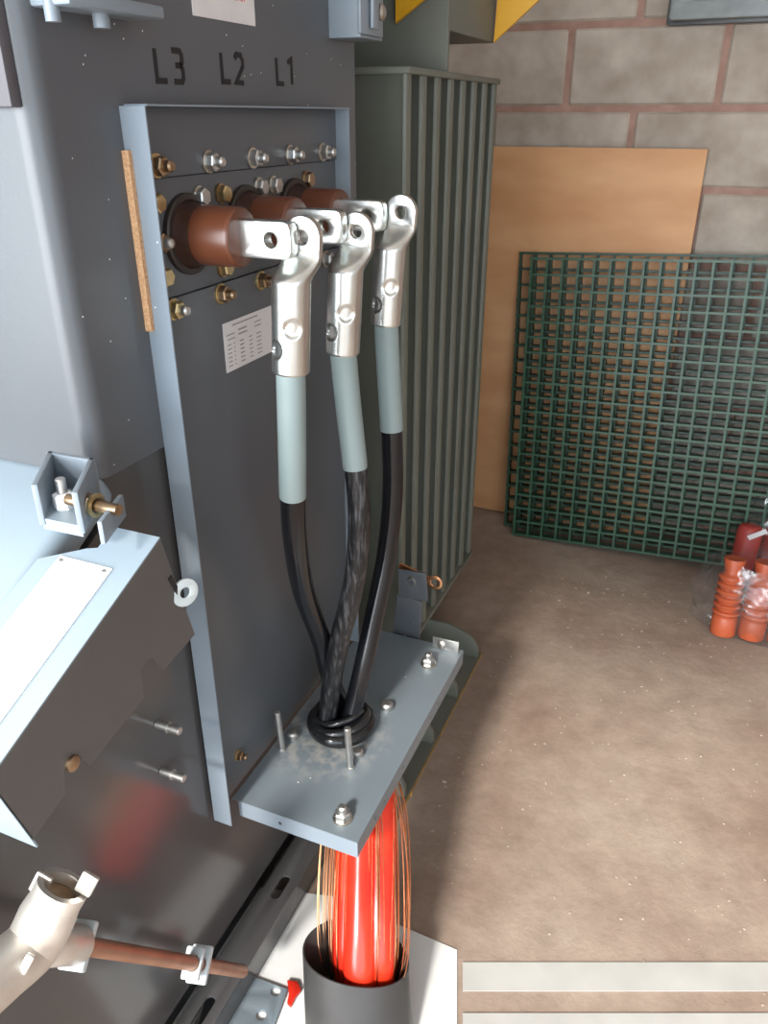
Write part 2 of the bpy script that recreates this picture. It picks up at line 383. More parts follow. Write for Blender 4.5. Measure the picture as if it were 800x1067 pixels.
# pale ledge bracket at the top left
a = pX(50, 6, .02); b = pX(150, 8, .02)
lb = mk('ledge_bracket', box((-.002, a[1], a[2]), (.045, b[1], a[2]+.012)), 'greylit', cab, bevel=.003)
mk('ledge_pin', cyl((.02, a[1]+.004, a[2]-.012), (.02, a[1]+.004, a[2]+.02), .007), 'greylit', lb)
mk('ledge_pin', cyl((.02, (a[1]+b[1])/2, a[2]-.012), (.02, (a[1]+b[1])/2, a[2]+.02), .008), 'greylit', lb)
# bolted bracket at the top right corner
c0 = pX(343, 40, 0)
br = mk('corner_bracket', box((-.002, c0[1], c0[2]), (.05, c0[1]+.006, 1.8)), 'greylit', cab, bevel=.002)
mk('bracket_base', box((-.002, c0[1], c0[2]), (.052, 1.335, c0[2]+.005)), 'greylit', br, bevel=.001)
mk('bracket_plate', box((.052, 1.24, c0[2]+.004), (.058, 1.325, 1.8)), 'greylit', br, bevel=.002)
mk('bracket_lip', box((.06, 1.268, c0[2]+.012), (.066, 1.292, 1.8)), 'greylit', br, bevel=.002)
bq = pX(395, 13, .06)
mk('bracket_bolt', lathe([(0, .011), (.006, .011), (.009, .007)], bq, X_, 20), 'washer', br)

# warning sticker
sa = pX(201.5, 17.5, .001); sb = pX(266, 26, .001)
sz = (sa[2]+sb[2])/2
st = mk('warning_sticker', box((.0002, sa[1], sz), (.0012, sb[1], sz+.10)), 'white_label', cab, smooth=None)
cyy = (sa[1]+sb[1])/2
mk('sticker_text', text('LIFTING THIS UNIT', .0145, A(.0014, cyy, sz+.024), Y_, Z_, .78), 'red_ink', st, smooth=None)
mk('sticker_text', text('WHEN', .0145, A(.0014, cyy+.032, sz+.041), Y_, Z_, .78), 'red_ink', st, smooth=None)
# phase markings drawn as thick stencil strokes
Hh = .031; Ww = .018; SW = .0062
GL = {'L': [[(0, Hh), (0, 0), (Ww, 0)]],
      '3': [[(.0, Hh), (Ww-.003, Hh), (Ww, Hh-.004), (Ww, Hh*.65), (Ww-.004, Hh*.53)], [(.005, Hh*.53), (Ww-.004, Hh*.53), (Ww, Hh*.40), (Ww, .004), (Ww-.003, 0), (0, 0)]],
      '2': [[(0, Hh*.85), (.004, Hh), (Ww-.004, Hh), (Ww, Hh*.8), (Ww, Hh*.6), (0, 0), (Ww, 0)]],
      '1': [[(0, Hh*.86), (.011, Hh), (.011, 0)]]}
for s, px, pxb in (('L3', (164, 84), 0), ('L2', (232, 85), 0), ('L1', (289, 87), 0)):
    o0 = pX(*px, .0003)
    parts = []
    for k, ch in enumerate(s):
        for ln in GL[ch]: parts.append(stroke([(p[0]+k*.031, p[1]) for p in ln], SW, o0, Y_, Z_))
    mk('phase_marking', merge(*parts), 'black_mark', cab, smooth=None)

# ------------------------------------------------------------ cable box on the cabinet
cbx = thing('cable_box', 'open grey sheet metal cable box with bolted back plates on the cabinet front', 'cable box', A(.01, 1.0, .376))
FY0, FY1, FZ0, FZ1 = .752, 1.252, .376, 1.419
mk('back_plate', box((.0005, FY0, 1.347), (.007, FY1, FZ1)), 'grey', cbx, bevel=.0008)
mk('bushing_plate', box((.0005, FY0, 1.213), (.0045, FY1, 1.346)), 'grey', cbx, bevel=.0008)
mk('back_plate', box((.0005, FY0, FZ0+.02), (.007, FY1, 1.212)), 'grey', cbx, bevel=.0008)
mk('side_flange', box((.0, FY0-.002, FZ0), (.033, FY0, FZ1)), 'greylit', cbx, smooth=None)
mk('side_flange', box((.0, FY1, .405), (.030, FY1+.002, FZ1)), 'greylit', cbx, smooth=None)
mk('top_flange', box((.0, FY0+.006, FZ1), (.030, FY1+.006, FZ1+.002)), 'greylit', cbx, smooth=None)
g0 = pX(121, 157, -.0); g1 = pX(146, 347, 0)
# cork strip under the left flange
mk('gasket', box((.0003, FY0-.008, g1[2]), (.009, FY0-.0021, g0[2])), 'cork', cbx, smooth=None)
# nameplate
la = pX(231.5, 338, .0075); lb_ = pX(235, 389.5, .0075)
npz0, npz1 = lb_[2], la[2]; npy = la[1]; npw = .135
np_ = mk('rating_label', box((.0072, npy, npz0), (.0082, npy+npw, npz1)), 'white_label', cbx, smooth=None)
lines = []
hh = npz1-npz0
def dash(y0, y1, z, h=.0016): lines.append(box((.0083, npy+y0, npz1-z-h), (.0086, npy+y1, npz1-z)))
dash(.022, .088, .005, .002)
for k in range(2):
    dash(.006+.002*k, .026, .0165+.006*k); dash(.036, .058, .014+.006*k, .0022); dash(.078, .096, .013+.006*k)
for k in range(6):
    z = .030+.0058*k; dash(.007, .016, z); dash(.022, .025, z); dash(.038, .048, z, .002); dash(.062, .070, z); dash(.082, .094, z)
mk('label_print', merge(*lines), 'grey_ink', np_, smooth=None)

# bolts: a stud with nut and washer, every one its own part
def mesh_of(vf, m, smooth=30):
    o = mk('tmp', vf, m, None, smooth=smooth, org=A(0, 0, 0)); me = o.data; ORG.pop(o); bpy.data.objects.remove(o); return me
BM = {}
for kind, mm, wm in (('zinc', 'zinc', 'washer'), ('brass', 'brass', 'brass'), ('bronze', 'bronze', 'brass')):
    BM[kind] = (mesh_of(lathe([(0, .0064), (.021, .0064), (.0235, .0045)], A(0, 0, 0), X_, 14), 'zinc' if kind != 'bronze' else 'bronze'),
                mesh_of(hexa(A(.0035, 0, 0), X_, .0112, .010), mm, 25), mesh_of(lathe([(0, .0135), (.0026, .0135), (.0032, .0125)], A(0, 0, 0), X_, 22), wm))
    BM[kind+'_head'] = (mesh_of(lathe([(0, .0055), (.006, .0055)], A(0, 0, 0), X_, 10), mm),
                        mesh_of(hexa(A(.004, 0, 0), X_, .0108, .0095), mm, 25), mesh_of(lathe([(0, .0125), (.004, .0125)], A(0, 0, 0), X_, 20), 'washer' if kind == 'zinc' else 'bronze'))
BM['dome'] = (mesh_of(lathe([(0, .007), (.018, .007), (.022, .005), (.024, .001)], A(0, 0, 0), X_, 16), 'zinc'), BM['bronze'][1], BM['bronze'][2])
def bolt(parent, p, kind, name='bolt', rot=None, scale=1.0):
    s, n, w_ = BM[kind]
    o = place(name, s, p, parent)
    if rot is not None: o.rotation_euler = rot
    o.scale = (scale,)*3
    c = bpy.data.objects.new('nut', n); COL.objects.link(c); c.parent = o; c.rotation_euler = (random.uniform(0, 1), 0, 0); ORG[c] = p
    c = bpy.data.objects.new('washer', w_); COL.objects.link(c); c.parent = o; ORG[c] = p
    return o
for k, kd in enumerate(('bronze', 'zinc', 'zinc', 'zinc', 'zinc')):
    bolt(cbx, A(.007, .790+.1025*k, 1.3595), kd)
for k, kd in enumerate(('brass', 'bronze', 'bronze', 'zinc', 'zinc')):
    bolt(cbx, A(.007, .790+.1025*k, 1.200), kd)
for px, kd in (((164, 212), 'brass_head'), ((211, 205), 'zinc_head'), ((234, 202), 'brass_head'), ((273, 195), 'zinc_head'), ((288, 193), 'zinc_head'), ((322, 187), 'bronze_head'),
               ((169, 253), 'dome'), ((173, 289), 'brass_head'), ((236, 279), 'brass_head')):
    p = pX(*px, .012); bolt(cbx, A(.0045, p[1], p[2]), kd)
for px in ((252, 788), ):
    p = pX(*px, .015); bolt(cbx, A(.007, p[1], p[2]), 'bronze', scale=.75)
for px in ((345, 430), (346, 575)):
    pass
# two plain studs on the lower cabinet face
for px in ((163, 754), (168, 803)):
    p = pX(*px, -.006)
    s = mk('stud', cyl(p, p+A(.04, 0, 0), .006, 16, .001), 'zinc', cab)
    mk('stud_collar', cyl(p+A(.018, 0, 0), p+A(.021, 0, 0), .0075, 16), 'zinc', s)

# ------------------------------------------------------------ bushings with terminal bars
BZ = 1.281
BYS = {'L3': .838, 'L2': .972, 'L1': 1.108}
for nm, lab in (('L3', 'brown epoxy bushing with flat silver terminal under the L3 mark, nearest'),
                ('L2', 'brown epoxy bushing with flat silver terminal under the L2 mark, middle one'),
                ('L1', 'brown epoxy bushing with flat silver terminal under the L1 mark, farthest')):
    y = BYS[nm]; t = thing('bushing', lab, 'bushing', A(.0045, y, BZ), 'bushings in the cable box')
    mk('clamp_ring', lathe([(0, .047), (.006, .047), (.008, .045), (.008, .040), (.002, .039)], A(.0048, y, BZ), X_, 40, False), 'dark_rubber', t)
    mk('insulator', lathe([(.026, .0345), (.030, .0348), (.074, .0345), (.0775, .0338), (.079, .0325), (.0795, .030), (.0795, .0)], A(.005, y, BZ), X_, 44, False), 'bushing', t)
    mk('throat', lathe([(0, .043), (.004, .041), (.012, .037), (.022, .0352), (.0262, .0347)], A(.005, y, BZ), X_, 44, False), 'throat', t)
    bar = [(.08, -.021), (.145, -.021), (.150, -.0185), (.1525, -.013), (.1535, 0), (.1525, .013), (.150, .0185), (.145, .021), (.08, .021)]
    mk('terminal_bar', plate([bar, circ(.126, 0, .0085, 22)], A(0, y, BZ), X_, Z_, .019, .002), 'tin', t)

# ------------------------------------------------------------ cable cores with lugs
def lug(y, xb, zb, tilt, parent):
    """crimped lug: barrel with two dents, shoulder and flat palm; local z along the barrel"""
    T = A(math.sin(tilt), 0, math.cos(tilt)); R = A(math.cos(tilt), 0, -math.sin(tilt)); O = A(xb, y, zb)
    S = 72; V = []; Fc = []
    prof = [(0, .0205), (.0008, .0225), (.002, .0235)]+[(.002+.11*k/70, .0235) for k in range(1, 71)]
    view = math.atan2(-.80, .40)                                   # dents face the open side of the box
    dents = [(view+.10, .060, .0125), (view-.95, .032, .0125)]
    rings = []
    for (z, r) in prof:
        ring = []
        for k in range(S):
            a = 2*PI*k/S; rr = r
            for (da, dz, dr) in dents:
                u = ((a-da+PI) % (2*PI)-PI)*.0235; d = math.hypot(u, z-dz)
                f = min(1, max(0, (dr-d)/.0035)); rr -= .0042*f*f*(3-2*f)
            ring.append((rr*math.cos(a), rr*math.sin(a), z))
        rings.append(ring)
    for z, hx, hy, yc, pw, xo in ((.118, .0236, .0215, .003, 2.2, .001), (.124, .0236, .0165, .008, 2.8, .003), (.130, .0236, .011, .0125, 4, .005), (.136, .0236, .0070, .0158, 6, .0065), (.142, .0236, .0058, .017, 8, .007)):
        ring = []
        for k in range(S):
            a = 2*PI*k/S; c, s = math.cos(a), math.sin(a)
            ring.append((xo+hx*math.copysign(abs(c)**(2/pw), c), yc+hy*math.copysign(abs(s)**(2/pw), s), z))
        rings.append(ring)
    for ring in rings:
        for (x, yy, z) in ring: V.append(O+R*x+Y_*yy+T*z)
    for i in range(len(rings)-1):
        for k in range(S):
            k2 = (k+1) % S; Fc.append((i*S+k, i*S+k2, (i+1)*S+k2, (i+1)*S+k))
    Fc.append(tuple(range(S))[::-1])
    lg = mk('lug', (V, Fc), 'tin', parent, smooth=50)
    out = [(-.0236, .140), (.0236, .140)]+[(.0236*math.cos(t), .161+.0236*math.sin(t)) for t in np.linspace(0, PI, 21)]
    mk('palm', plate([out, circ(0, .160, .0078, 22)], O+Y_*.017+R*.007, R, T, .0116, .0022), 'tin', lg, smooth=40)
    return lg
CR = .0172
GC0 = pZ(355, 757, .4)
cores = {
 'L3': dict(xb=.141, lab='cable core with white-silver lug nearest the camera, bending in behind the others', m='black_cable',
            sl=[(303, 388), (304, 450), (305, 517)], path=[(305, 517), (307, 560), (316, 615), (334, 665), (346, 712), (350, 757)], ys=[.834, .836, .84, .86, .91, .97, 1.02, 1.04]),
 'L2': dict(xb=.146, lab='middle cable core with silver lug and a brushed pale streak on black', m='black_fibre',
            sl=[(357, 368), (363, 425), (370, 487)], path=[(370, 487), (374.5, 545), (368, 610), (353, 670), (345, 715), (343, 752)], ys=[.968, .968, .968, .97, .972, .975, .98, .985]),
 'L1': dict(xb=.152, lab='cable core with silver lug farthest from the camera beside the green radiator', m='black_cable',
            sl=[(402, 338), (405, 392), (408, 448)], path=[(408, 448), (409, 510), (403, 575), (388, 650), (376, 705), (371, 748)], ys=[1.104, 1.104, 1.104, 1.10, 1.085, 1.05, 1.02, 1.01])}
for nm, d in cores.items():
    y = BYS[nm]
    p0 = pY(*d['sl'][0], y)
    t = thing('cable_core', d['lab'], 'cable', A(.107, 1.007, .4), 'three cable cores rising from the gland plate')
    lug(y, p0[0], p0[2], math.radians(3.6), t)
    sp = [pY(*p, yy) for p, yy in zip(d['sl'], d['ys'][:3])]; sp[0] = sp[0]+A(0, 0, .01)
    bp = [pY(*p, yy) for p, yy in zip(d['path'], d['ys'][2:])]
    allp = sp[:2]+bp[:2]
    pa = catmull(sp+[bp[1]], 8)[:17]
    mk('sleeve', tube(pa, [.0185]*len(pa), 28), 'sleeve', t, smooth=40)
    bp[0] = bp[0]+A(0, 0, .01)
    off = {'L3': (-.004, .025), 'L2': (-.018, -.018), 'L1': (.020, -.007)}[nm]
    bp[-1] = A(GC0[0]+off[0], GC0[1]+off[1], .41); bp.append(bp[-1]-A(0, 0, .05))
    mk('jacket', tube(catmull(bp, 10), CR, 28), d['m'], t, smooth=40)

# ------------------------------------------------------------ gland plate
PZ = .400
GC = pZ(355, 757, PZ)
gp = thing('gland_plate', 'grey folded steel gland plate with bolts and long studs around the cable entry', 'metal plate', A(.13, 1.05, PZ-.034))
px0, px1, py0, py1 = .016, .244, .782, 1.318
mk('plate_top', plate([[(px0, py0), (px1, py0), (px1, py1), (px0, py1)], circ(GC[0], GC[1], .052, 36)], A(0, 0, PZ-.001), X_, Y_, .002), 'plate', gp, smooth=None)
mk('near_lip', plate([[(px0+.012, -.034), (px1, -.034), (px1, -.0021), (px0+.012, -.0021)], circ(.105, -.019, .0035, 12)], A(0, py0+.001, PZ), X_, Z_, .002), 'greylit', gp, smooth=None)  # near lip takes the lit copy, its brightness is in the colour
hol = [circ(.782+f*.536, -.018, .003, 10) for f in (.13, .2, .36, .62, .70, .86)]
mk('front_lip', plate([[(py0+.003, -.034), (py1, -.034), (py1, -.0021), (py0+.003, -.0021)]]+hol, A(px1-.001, 0, PZ), Y_, Z_, .002), 'plate', gp, smooth=None)
mk('far_lip', box((px0, py1-.002, PZ-.034), (px1-.0025, py1, PZ-.0021)), 'plate', gp, smooth=None)
UPROT = (0, -PI/2, 0)
for px in ((357, 853), (446, 692)):
    p = pZ(*px, PZ); bolt(gp, A(p[0], p[1], PZ), 'zinc', rot=UPROT, scale=1.2)
p = pZ(403, 738, PZ)
mk('cap_bolt', lathe([(0, .012), (.010, .012), (.014, .009), (.015, .001)], A(p[0], p[1], PZ), Z_, 20), 'zinc', gp)
for px in ((305, 768), (372, 787)):
    p = pZ(*px, PZ); mk('cap_bolt', lathe([(0, .011), (.010, .011), (.013, .008), (.014, .001)], A(p[0], p[1], PZ), Z_, 20), 'zinc', gp)
for px, h in (((294, 781), .088), ((365, 800), .092)):
    p = pZ(*px, PZ); s = mk('stud', cyl(A(p[0], p[1], PZ), A(p[0]-.002, p[1]-.004, PZ+h), .0058, 16, .001), 'zinc', gp)
    mk('stud_nut', hexa(A(p[0], p[1], PZ), Z_, .008, .004), 'zinc', s, smooth=25)
# rolled black tape ring round the cores
ring = thing('sealing_ring', 'glossy black rolled tape ring sealing the cores at the gland plate', 'seal', A(GC[0], GC[1], PZ))
def torus(R, r, c, wob, n=48, s=14, ph=0, tilt=(0, 0)):
    P = []
    for k in range(n):
        a = 2*PI*k/n; rr = R*(1+wob*math.sin(3*a+ph))
        P.append(np.array(c)+A(rr*math.cos(a), rr*math.sin(a), tilt[0]*math.cos(a)+tilt[1]*math.sin(a)+.002*math.sin(2*a+ph)))
    V = []; Fc = []
    for k in range(n):
        t = unit(P[(k+1) % n]-P[k-1]); u = unit(np.cross(t, Z_)); v = np.cross(u, t)
        for j in range(s):
            b_ = 2*PI*j/s; V.append(P[k]+(u*math.cos(b_)+v*math.sin(b_))*r)
    for k in range(n):
        for j in range(s):
            Fc.append((k*s+j, ((k+1) % n)*s+j, ((k+1) % n)*s+(j+1) % s, k*s+(j+1) % s))
    return V, Fc
mk('roll', torus(.051, .0125, A(GC[0], GC[1], PZ+.0125), .02), 'tape', ring, smooth=60)
mk('roll', torus(.046, .009, A(GC[0], GC[1], PZ+.027), .03, ph=1.2, tilt=(.002, .003)), 'tape', ring, smooth=60)
mk('tape_strand', tube(catmull([A(GC[0]-.035, GC[1]-.032, PZ+.03), A(GC[0]+.0, GC[1]-.038, PZ+.036), A(GC[0]+.03, GC[1]-.02, PZ+.045), A(GC[0]+.042, GC[1]+.005, PZ+.05)], 8), .006, 12), 'tape', ring, smooth=60)
mk('infill', lathe([(0, .047), (.006, .047)], A(GC[0], GC[1], PZ+.004), Z_, 32), 'dark_rubber', ring)

# ------------------------------------------------------------ red cores and copper screen wires under the plate
tl = thing('cable_tail', 'bright red cable cores with loose copper screen wires hanging below the gland plate', 'cable', A(.16, .8, 0))
TC = pZ(371, 996, .13)                  # mouth of the dark sleeve
top = A(GC[0]+.058, GC[1]-.02, PZ-.045); TM = TC; TC = TC+A(.010, .004, 0)
for k, (dx, dy) in enumerate(((-.026, .0), (.004, -.022), (.027, .008))):
    P = [top+A(dx*.8, dy*.8, 0), (top*.62+TC*.38)+A(dx*1.05, dy*1.05, 0), TC+A(dx, dy, .0), TC+A(dx*.9, dy*.9, -.13)]
    mk('red_core', tube(catmull(P, 8), .0275, 24), 'red', tl, smooth=60)
for k in range(64):
    a = 2*PI*k/64+random.uniform(-.05, .05); c, s = math.cos(a), math.sin(a)
    r0 = .046+random.uniform(0, .006); bul = random.uniform(.052, .07) if random.random() < .75 else random.uniform(.065, .085)
    if s < -.2 and random.random() < .75: bul = random.uniform(.050, .056)
    P = [top+A(c*r0, s*r0, .0), top*.66+TC*.34+A(c*bul, s*bul*.8, random.uniform(-.01, .01)), TC*.9+top*.1+A(c*(bul+.004), s*bul*.75, 0), TC+A(c*.052, s*.036, -.10)]
    mk('copper_wire', tube(catmull(P, 5), .0011, 5), 'copper', tl, smooth=60)

# dark sleeve standing round the tail
ws, dsv = .0905, .062
RTH = RT; RTF = A(-RT[1], RT[0], 0)
V = []; Fc = []; S = 48
bot = pZ(375, 1092, 0)
ringsT = []
for (f, inn) in [(0, 0), (.25, 0), (.5, 0), (.75, 0), (1, 0), (1, 1), (.5, 1), (0, 1)]:
    ring_ = []
    for k in range(S):
        a = 2*PI*k/S; c, s = math.cos(a), math.sin(a)
        k_ = (1-.03*inn)*(1-.0*f)
        p = bot*(1-f)+TM*f+RTH*(ws*k_*c)+RTF*(dsv*k_*s)
        p = p+Z_*(f*(-.020*c+.012*s*s))
        ring_.append(p)
    ringsT.append(ring_)
for r_ in ringsT: V += r_
for i in range(len(ringsT)-1):
    for k in range(S): Fc.append((i*S+k, i*S+(k+1) % S, (i+1)*S+(k+1) % S, (i+1)*S+k))
tag(mk('shrink_sleeve', (V, Fc), 'tube', smooth=40, org=bot), 'wide dark grey plastic sleeve standing on the floor around the red cable', 'sleeve')

# ------------------------------------------------------------ earth strap and angle clip at the far end of the plate
es = thing('earth_strap', 'bent grey steel earth strap with a copper ring lug beside the radiator', 'bracket', A(.13, 1.325, .39))
EY = 1.327
def q(px, y=EY): return pY(px[0], px[1], y)
a, b, c, d = q((415, 593)), q((444, 597)), q((440, 627)), q((414, 619))
e, f = q((408, 671)), q((436, 675))
U = unit(b-a); U[1] = 0; U = unit(U)
wst = np.linalg.norm(b-a); hst = (a[2]+b[2])/2-(c[2]+d[2])/2
o0 = (a+b)/2
mk('strap_top', plate([[(-wst/2, -hst), (wst/2, -hst), (wst/2, 0), (-wst/2, 0)], circ(-.002, -.018, .007, 16)], o0, U, Z_, .005, .0006), 'grey', es)
mk('strap_leg', prism([(p[0], p[2]) for p in (d, c+A(-.001, 0, 0), f, e)], A(0, EY+.001, 0), X_, Z_, -.0025, .0025), 'grey', es, bevel=.0006)
p = q((422, 664), EY); mk('strap_bolt', lathe([(0, .008), (.005, .008), (.008, .004)], p+A(0, -.002, 0), -Y_, 6), 'zinc', es)
p = q((453, 607), EY+.005)
mk('copper_lug', plate([circ(0, 0, .0165, 24), circ(0, 0, .0085, 18)], p, X_, Z_, .004, .0008), 'copper', es)
mk('copper_tail', obox((p+q((418, 590), EY+.006))/2+A(-.008, .004, .0), (q((418, 590), EY+.006)-p), Z_, .075, .012, .004), 'copper', es)
p = q((428, 607), EY-.004); mk('eyelet', lathe([(0, .0065), (0, .011), (.003, .010), (.003, .0065)], p+A(0, .002, 0), -Y_, 20, False), 'zinc', es)
ac = thing('angle_clip', 'small bright steel angle clip at the far corner of the gland plate', 'clip', A(.22, 1.325, PZ))
p0 = pY(451, 663, 1.304); p1 = pY(478, 669, 1.304)
mk('upright', plate([[(p0[0], PZ+.0005), (p1[0], PZ+.0005), (p1[0], p1[2]), (p0[0], p0[2])], circ(p0[0]+.02, PZ+.012, .006, 14)], A(0, 1.304, 0), X_, Z_, .003, .0005), 'zinc', ac)
mk('clip_screw', lathe([(0, .009), (.004, .009), (.006, .006)], A(p0[0]+.02, 1.304, PZ+.012), -Y_, 18), 'washer', ac)

# ------------------------------------------------------------ transformer with corrugated radiator
tr = thing('transformer', 'olive green transformer with tall vertical radiator fins and yellow lifting plates', 'transformer', A(-.2, 1.6, 0))
RX = .030; ry0, ry1 = 1.515, 2.085; rz0, rz1 = .188, 1.489
for k in range(8):
    y = ry0+(ry1-ry0)*k/7
    prof = [(-.40, -.006), (RX-.022, -.006), (RX-.008, -.0135), (RX-.002, -.012), (RX, -.006), (RX, .006), (RX-.002, .012), (RX-.008, .0135), (RX-.022, .006), (-.40, .006)]
    mk('fin', prism([(p[0], p[1]+y) for p in prof], A(0, 0, 0), X_, Y_, rz0+.004, rz1-.012), 'green', tr, smooth=30)
mk('top_rail', box((-.40, ry0-.014, rz1-.012), (RX+.004, ry1+.02, rz1)), 'green', tr, bevel=.002)
mk('bottom_rail', box((-.40, ry0-.014, rz0-.012), (RX+.004, ry1+.02, rz0+.004)), 'green', tr, bevel=.002)
mk('tank', box((-1.0, 1.53, .10), (-.38, 2.3, 1.8)), 'greendark', tr)
h1 = pX(466, 66, RX)
mk('header', box((-.45, h1[1], rz1), (RX, h1[1]+.012, 1.95)), 'green', tr, bevel=.003)
h2 = pX(515, 45, RX)
mk('conservator', box((-.45, h1[1]+.013, h2[2]), (RX, h2[1], 1.95)), 'greendark', tr, bevel=.004)
a = pX(514, 44, RX+.004); yv = a[1]
t0, t1, t2 = pY(514, 44, yv), pY(580, -18, yv), pY(520, -18, yv)
mk('lifting_plate', prism([(t[0], t[2]) for t in (t0, t1, t2)], A(0, yv, 0), X_, Z_, -.01, .0), 'yellow', tr, smooth=None)
yv = h1[1]-.02
t0, t1, t2 = pY(412, 24, yv), pY(462, -18, yv), pY(412, -18, yv)
mk('lifting_plate', prism([(t[0], t[2]) for t in (t0, t1, t2)], A(0, yv, 0), X_, Z_, -.01, .0), 'yellow', tr, smooth=None)
# green skid with upright gussets beside the gland plate
sk = mk('skid', prism([(-.5, 1.345), (.06, 1.345), (.06, 1.15), (.150, 1.15), (.150, 1.84), (-.5, 1.84)], A(0, 0, 0), X_, Y_, 0, .008), 'greendark', tr, smooth=None)
mk('skid_edge', box((.1505, 1.15, 0), (.153, 1.84, .007)), 'ochre', sk)
for y in (1.24, 1.43, 1.62, 1.81):
    xl = .062 if y < 1.36 else -.3
    mk('gusset', prism([(xl, .0085), (.146, .0085), (.146, .04), (.132, .066), (.112, .082), (.06+xl*.01, .10), (xl, .105)], A(0, y, 0), X_, Z_, -.012, 0), 'green', tr, bevel=.001)
mk('skid_beam', box((-.5, 1.40, .106), (-.03, 2.05, .174)), 'darkgrey', tr)

# ------------------------------------------------------------ plywood sheet and gratings against the wall
tag(mk('plywood_sheet', obox(A(.1, WY-.046, .662), X_, A(0, .03, 1.315), .796, 1.315, .015), 'ply', bevel=.001), 'sheet of orange-brown plywood leaning against the block wall', 'plywood')
def grating(name, label, X0, y0, ytop, rot, m, ncol, nrow, pitch=.0517):
    t = thing(name, label, 'grating', A(X0, y0, 0), 'gratings leaning on the wall')
    L = nrow*pitch; lean = math.atan2(ytop-y0, .985)
    Vd = A(math.sin(rot), math.sin(lean)*math.cos(rot), math.cos(lean)*math.cos(rot))
    Vd = unit(Vd); Ud = unit(A(math.cos(rot), 0, -math.sin(rot))); Ud = unit(Ud-Vd*np.dot(Ud, Vd)); Nd = np.cross(Ud, Vd)
    O = A(X0, y0, .004)
    dep = .038
    def bar(c0, c1, side):
        # tapered bar: wide at the front, narrow at the back
        V = []
        for c in (c0, c1):
            for (s, n) in ((-.0039, 0), (.0039, 0), (.0028, -dep), (-.0028, -dep)):
                V.append(c+side*s+Nd*n)
        return V, [(0, 1, 2, 3), (4, 7, 6, 5)]+[(i, (i+1) % 4, 4+(i+1) % 4, 4+i) for i in range(4)]
    Wd = ncol*pitch
    for k in range(ncol+1):
        c = O+Ud*(k*pitch); mk('bar', bar(c, c+Vd*(L+.008), Ud), m, t, smooth=None)
    for k in range(nrow+1):
        c = O+Vd*(k*pitch+.006); mk('bar', bar(c-Ud*.006-Nd*.0004, c+Ud*(Wd+.008)-Nd*.0004, Vd), m, t, smooth=None)
    return t
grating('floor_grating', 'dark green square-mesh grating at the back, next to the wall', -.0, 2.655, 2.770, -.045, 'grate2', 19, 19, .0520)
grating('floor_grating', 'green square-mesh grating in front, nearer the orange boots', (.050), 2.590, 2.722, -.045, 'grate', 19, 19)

# ------------------------------------------------------------ boots and tubes in clear bags
def boot_prof(s=1.0):
    pr = [(0, .033), (.004, .037), (.05, .037), (.055, .034)]
    z = .055
    for k in range(6):
        pr += [(z+.003, .030), (z+.008, .040-.0005*k), (z+.014, .040-.0005*k), (z+.018, .030)]; z += .0195
    pr += [(z+.003, .026), (z+.01, .024), (z+.04, .031), (z+.043, .030)]
    return [(a_*1.12, b_*s) for a_, b_ in pr]
bl = ['orange ribbed rubber boot at the left end of the clear bag', 'orange ribbed rubber boot second from the left in the clear bag', 'orange ribbed rubber boot cut by the right edge of the picture']
for (px, py), lab, s, ax in (((752, 660), bl[0], .98, (-.03, .18, 1)), ((781, 664), bl[1], 1.02, (.0, .18, 1)), ((811, 670), bl[2], 1.0, (.03, .18, 1))):
    p = pZ(px, py, .012)
    t = mk('rubber_boot', lathe(boot_prof(s), p, ax, 30), 'orange', smooth=60, org=p); tag(t, lab, 'rubber boot', 'orange boots in the bag')
tl_ = ['dark red rubber tube on the left in the upper clear bag', 'dark red rubber tube at the right picture edge in the upper bag']
for (px, py), lab, ax in (((768, 606), tl_[0], (.03, .12, 1)), ((793, 604), tl_[1], (.08, .12, 1))):
    p = pZ(px, py, .006)
    t = mk('rubber_tube', lathe([(0, .036), (.185, .040), (.201, .034), (.207, .024), (.207, .0)], p, ax, 30), 'dkred', smooth=60, org=p); tag(t, lab, 'rubber tube', 'dark red tubes in the bag')
def bag(name, lab, c, rx, ry, h, seed, top=.35):
    rnd = random.Random(seed); V = []; Fc = []; S = 40; R_ = 22
    ph = [rnd.uniform(0, 6.28) for _ in range(8)]
    for i in range(R_+1):
        v = i/R_; z = h*v
        k = (1.0 if v < .55 else 1-(1-top)*((v-.55)/.45)**1.3)*(.75+.25*min(1, v*6))
        for j in range(S):
            a = 2*PI*j/S
            w_ = 1+.05*math.sin(5*a+ph[0]+6*v)+.035*math.sin(9*a+ph[1]-11*v)+.03*math.sin(14*a+ph[2]+9*v)
            V.append(A(c[0]+rx*k*w_*math.cos(a), c[1]+ry*k*w_*math.sin(a)+.08*h*v, c[2]+z+.012*math.sin(3*a+ph[3])*v))
    for i in range(R_):
        for j in range(S): Fc.append((i*S+j, i*S+(j+1) % S, (i+1)*S+(j+1) % S, (i+1)*S+j))
    Fc.append(tuple(range(S))[::-1])
    return tag(mk(name, (V, Fc), 'bag', smooth=80), lab, 'plastic bag')
pc = pZ(786, 664, .0)
bag('plastic_bag', 'clear plastic bag around the orange ribbed boots on the floor', A(pc[0]+.01, pc[1]+.02, .002), .20, .085, .24, 3, .8)
pc2 = pZ(795, 606, .0)
b2 = bag('plastic_bag', 'clear crumpled plastic bag around the dark red tubes', A(pc2[0]+.02, pc2[1]+.015, .002), .13, .075, .34, 5, .45)
p = pY(789, 557, pc2[1]-.075)
mk('bag_label', obox(p, A(.8, 0, .6), A(-.6, 0, .8), .06, .016, .001), 'white_label', b2)

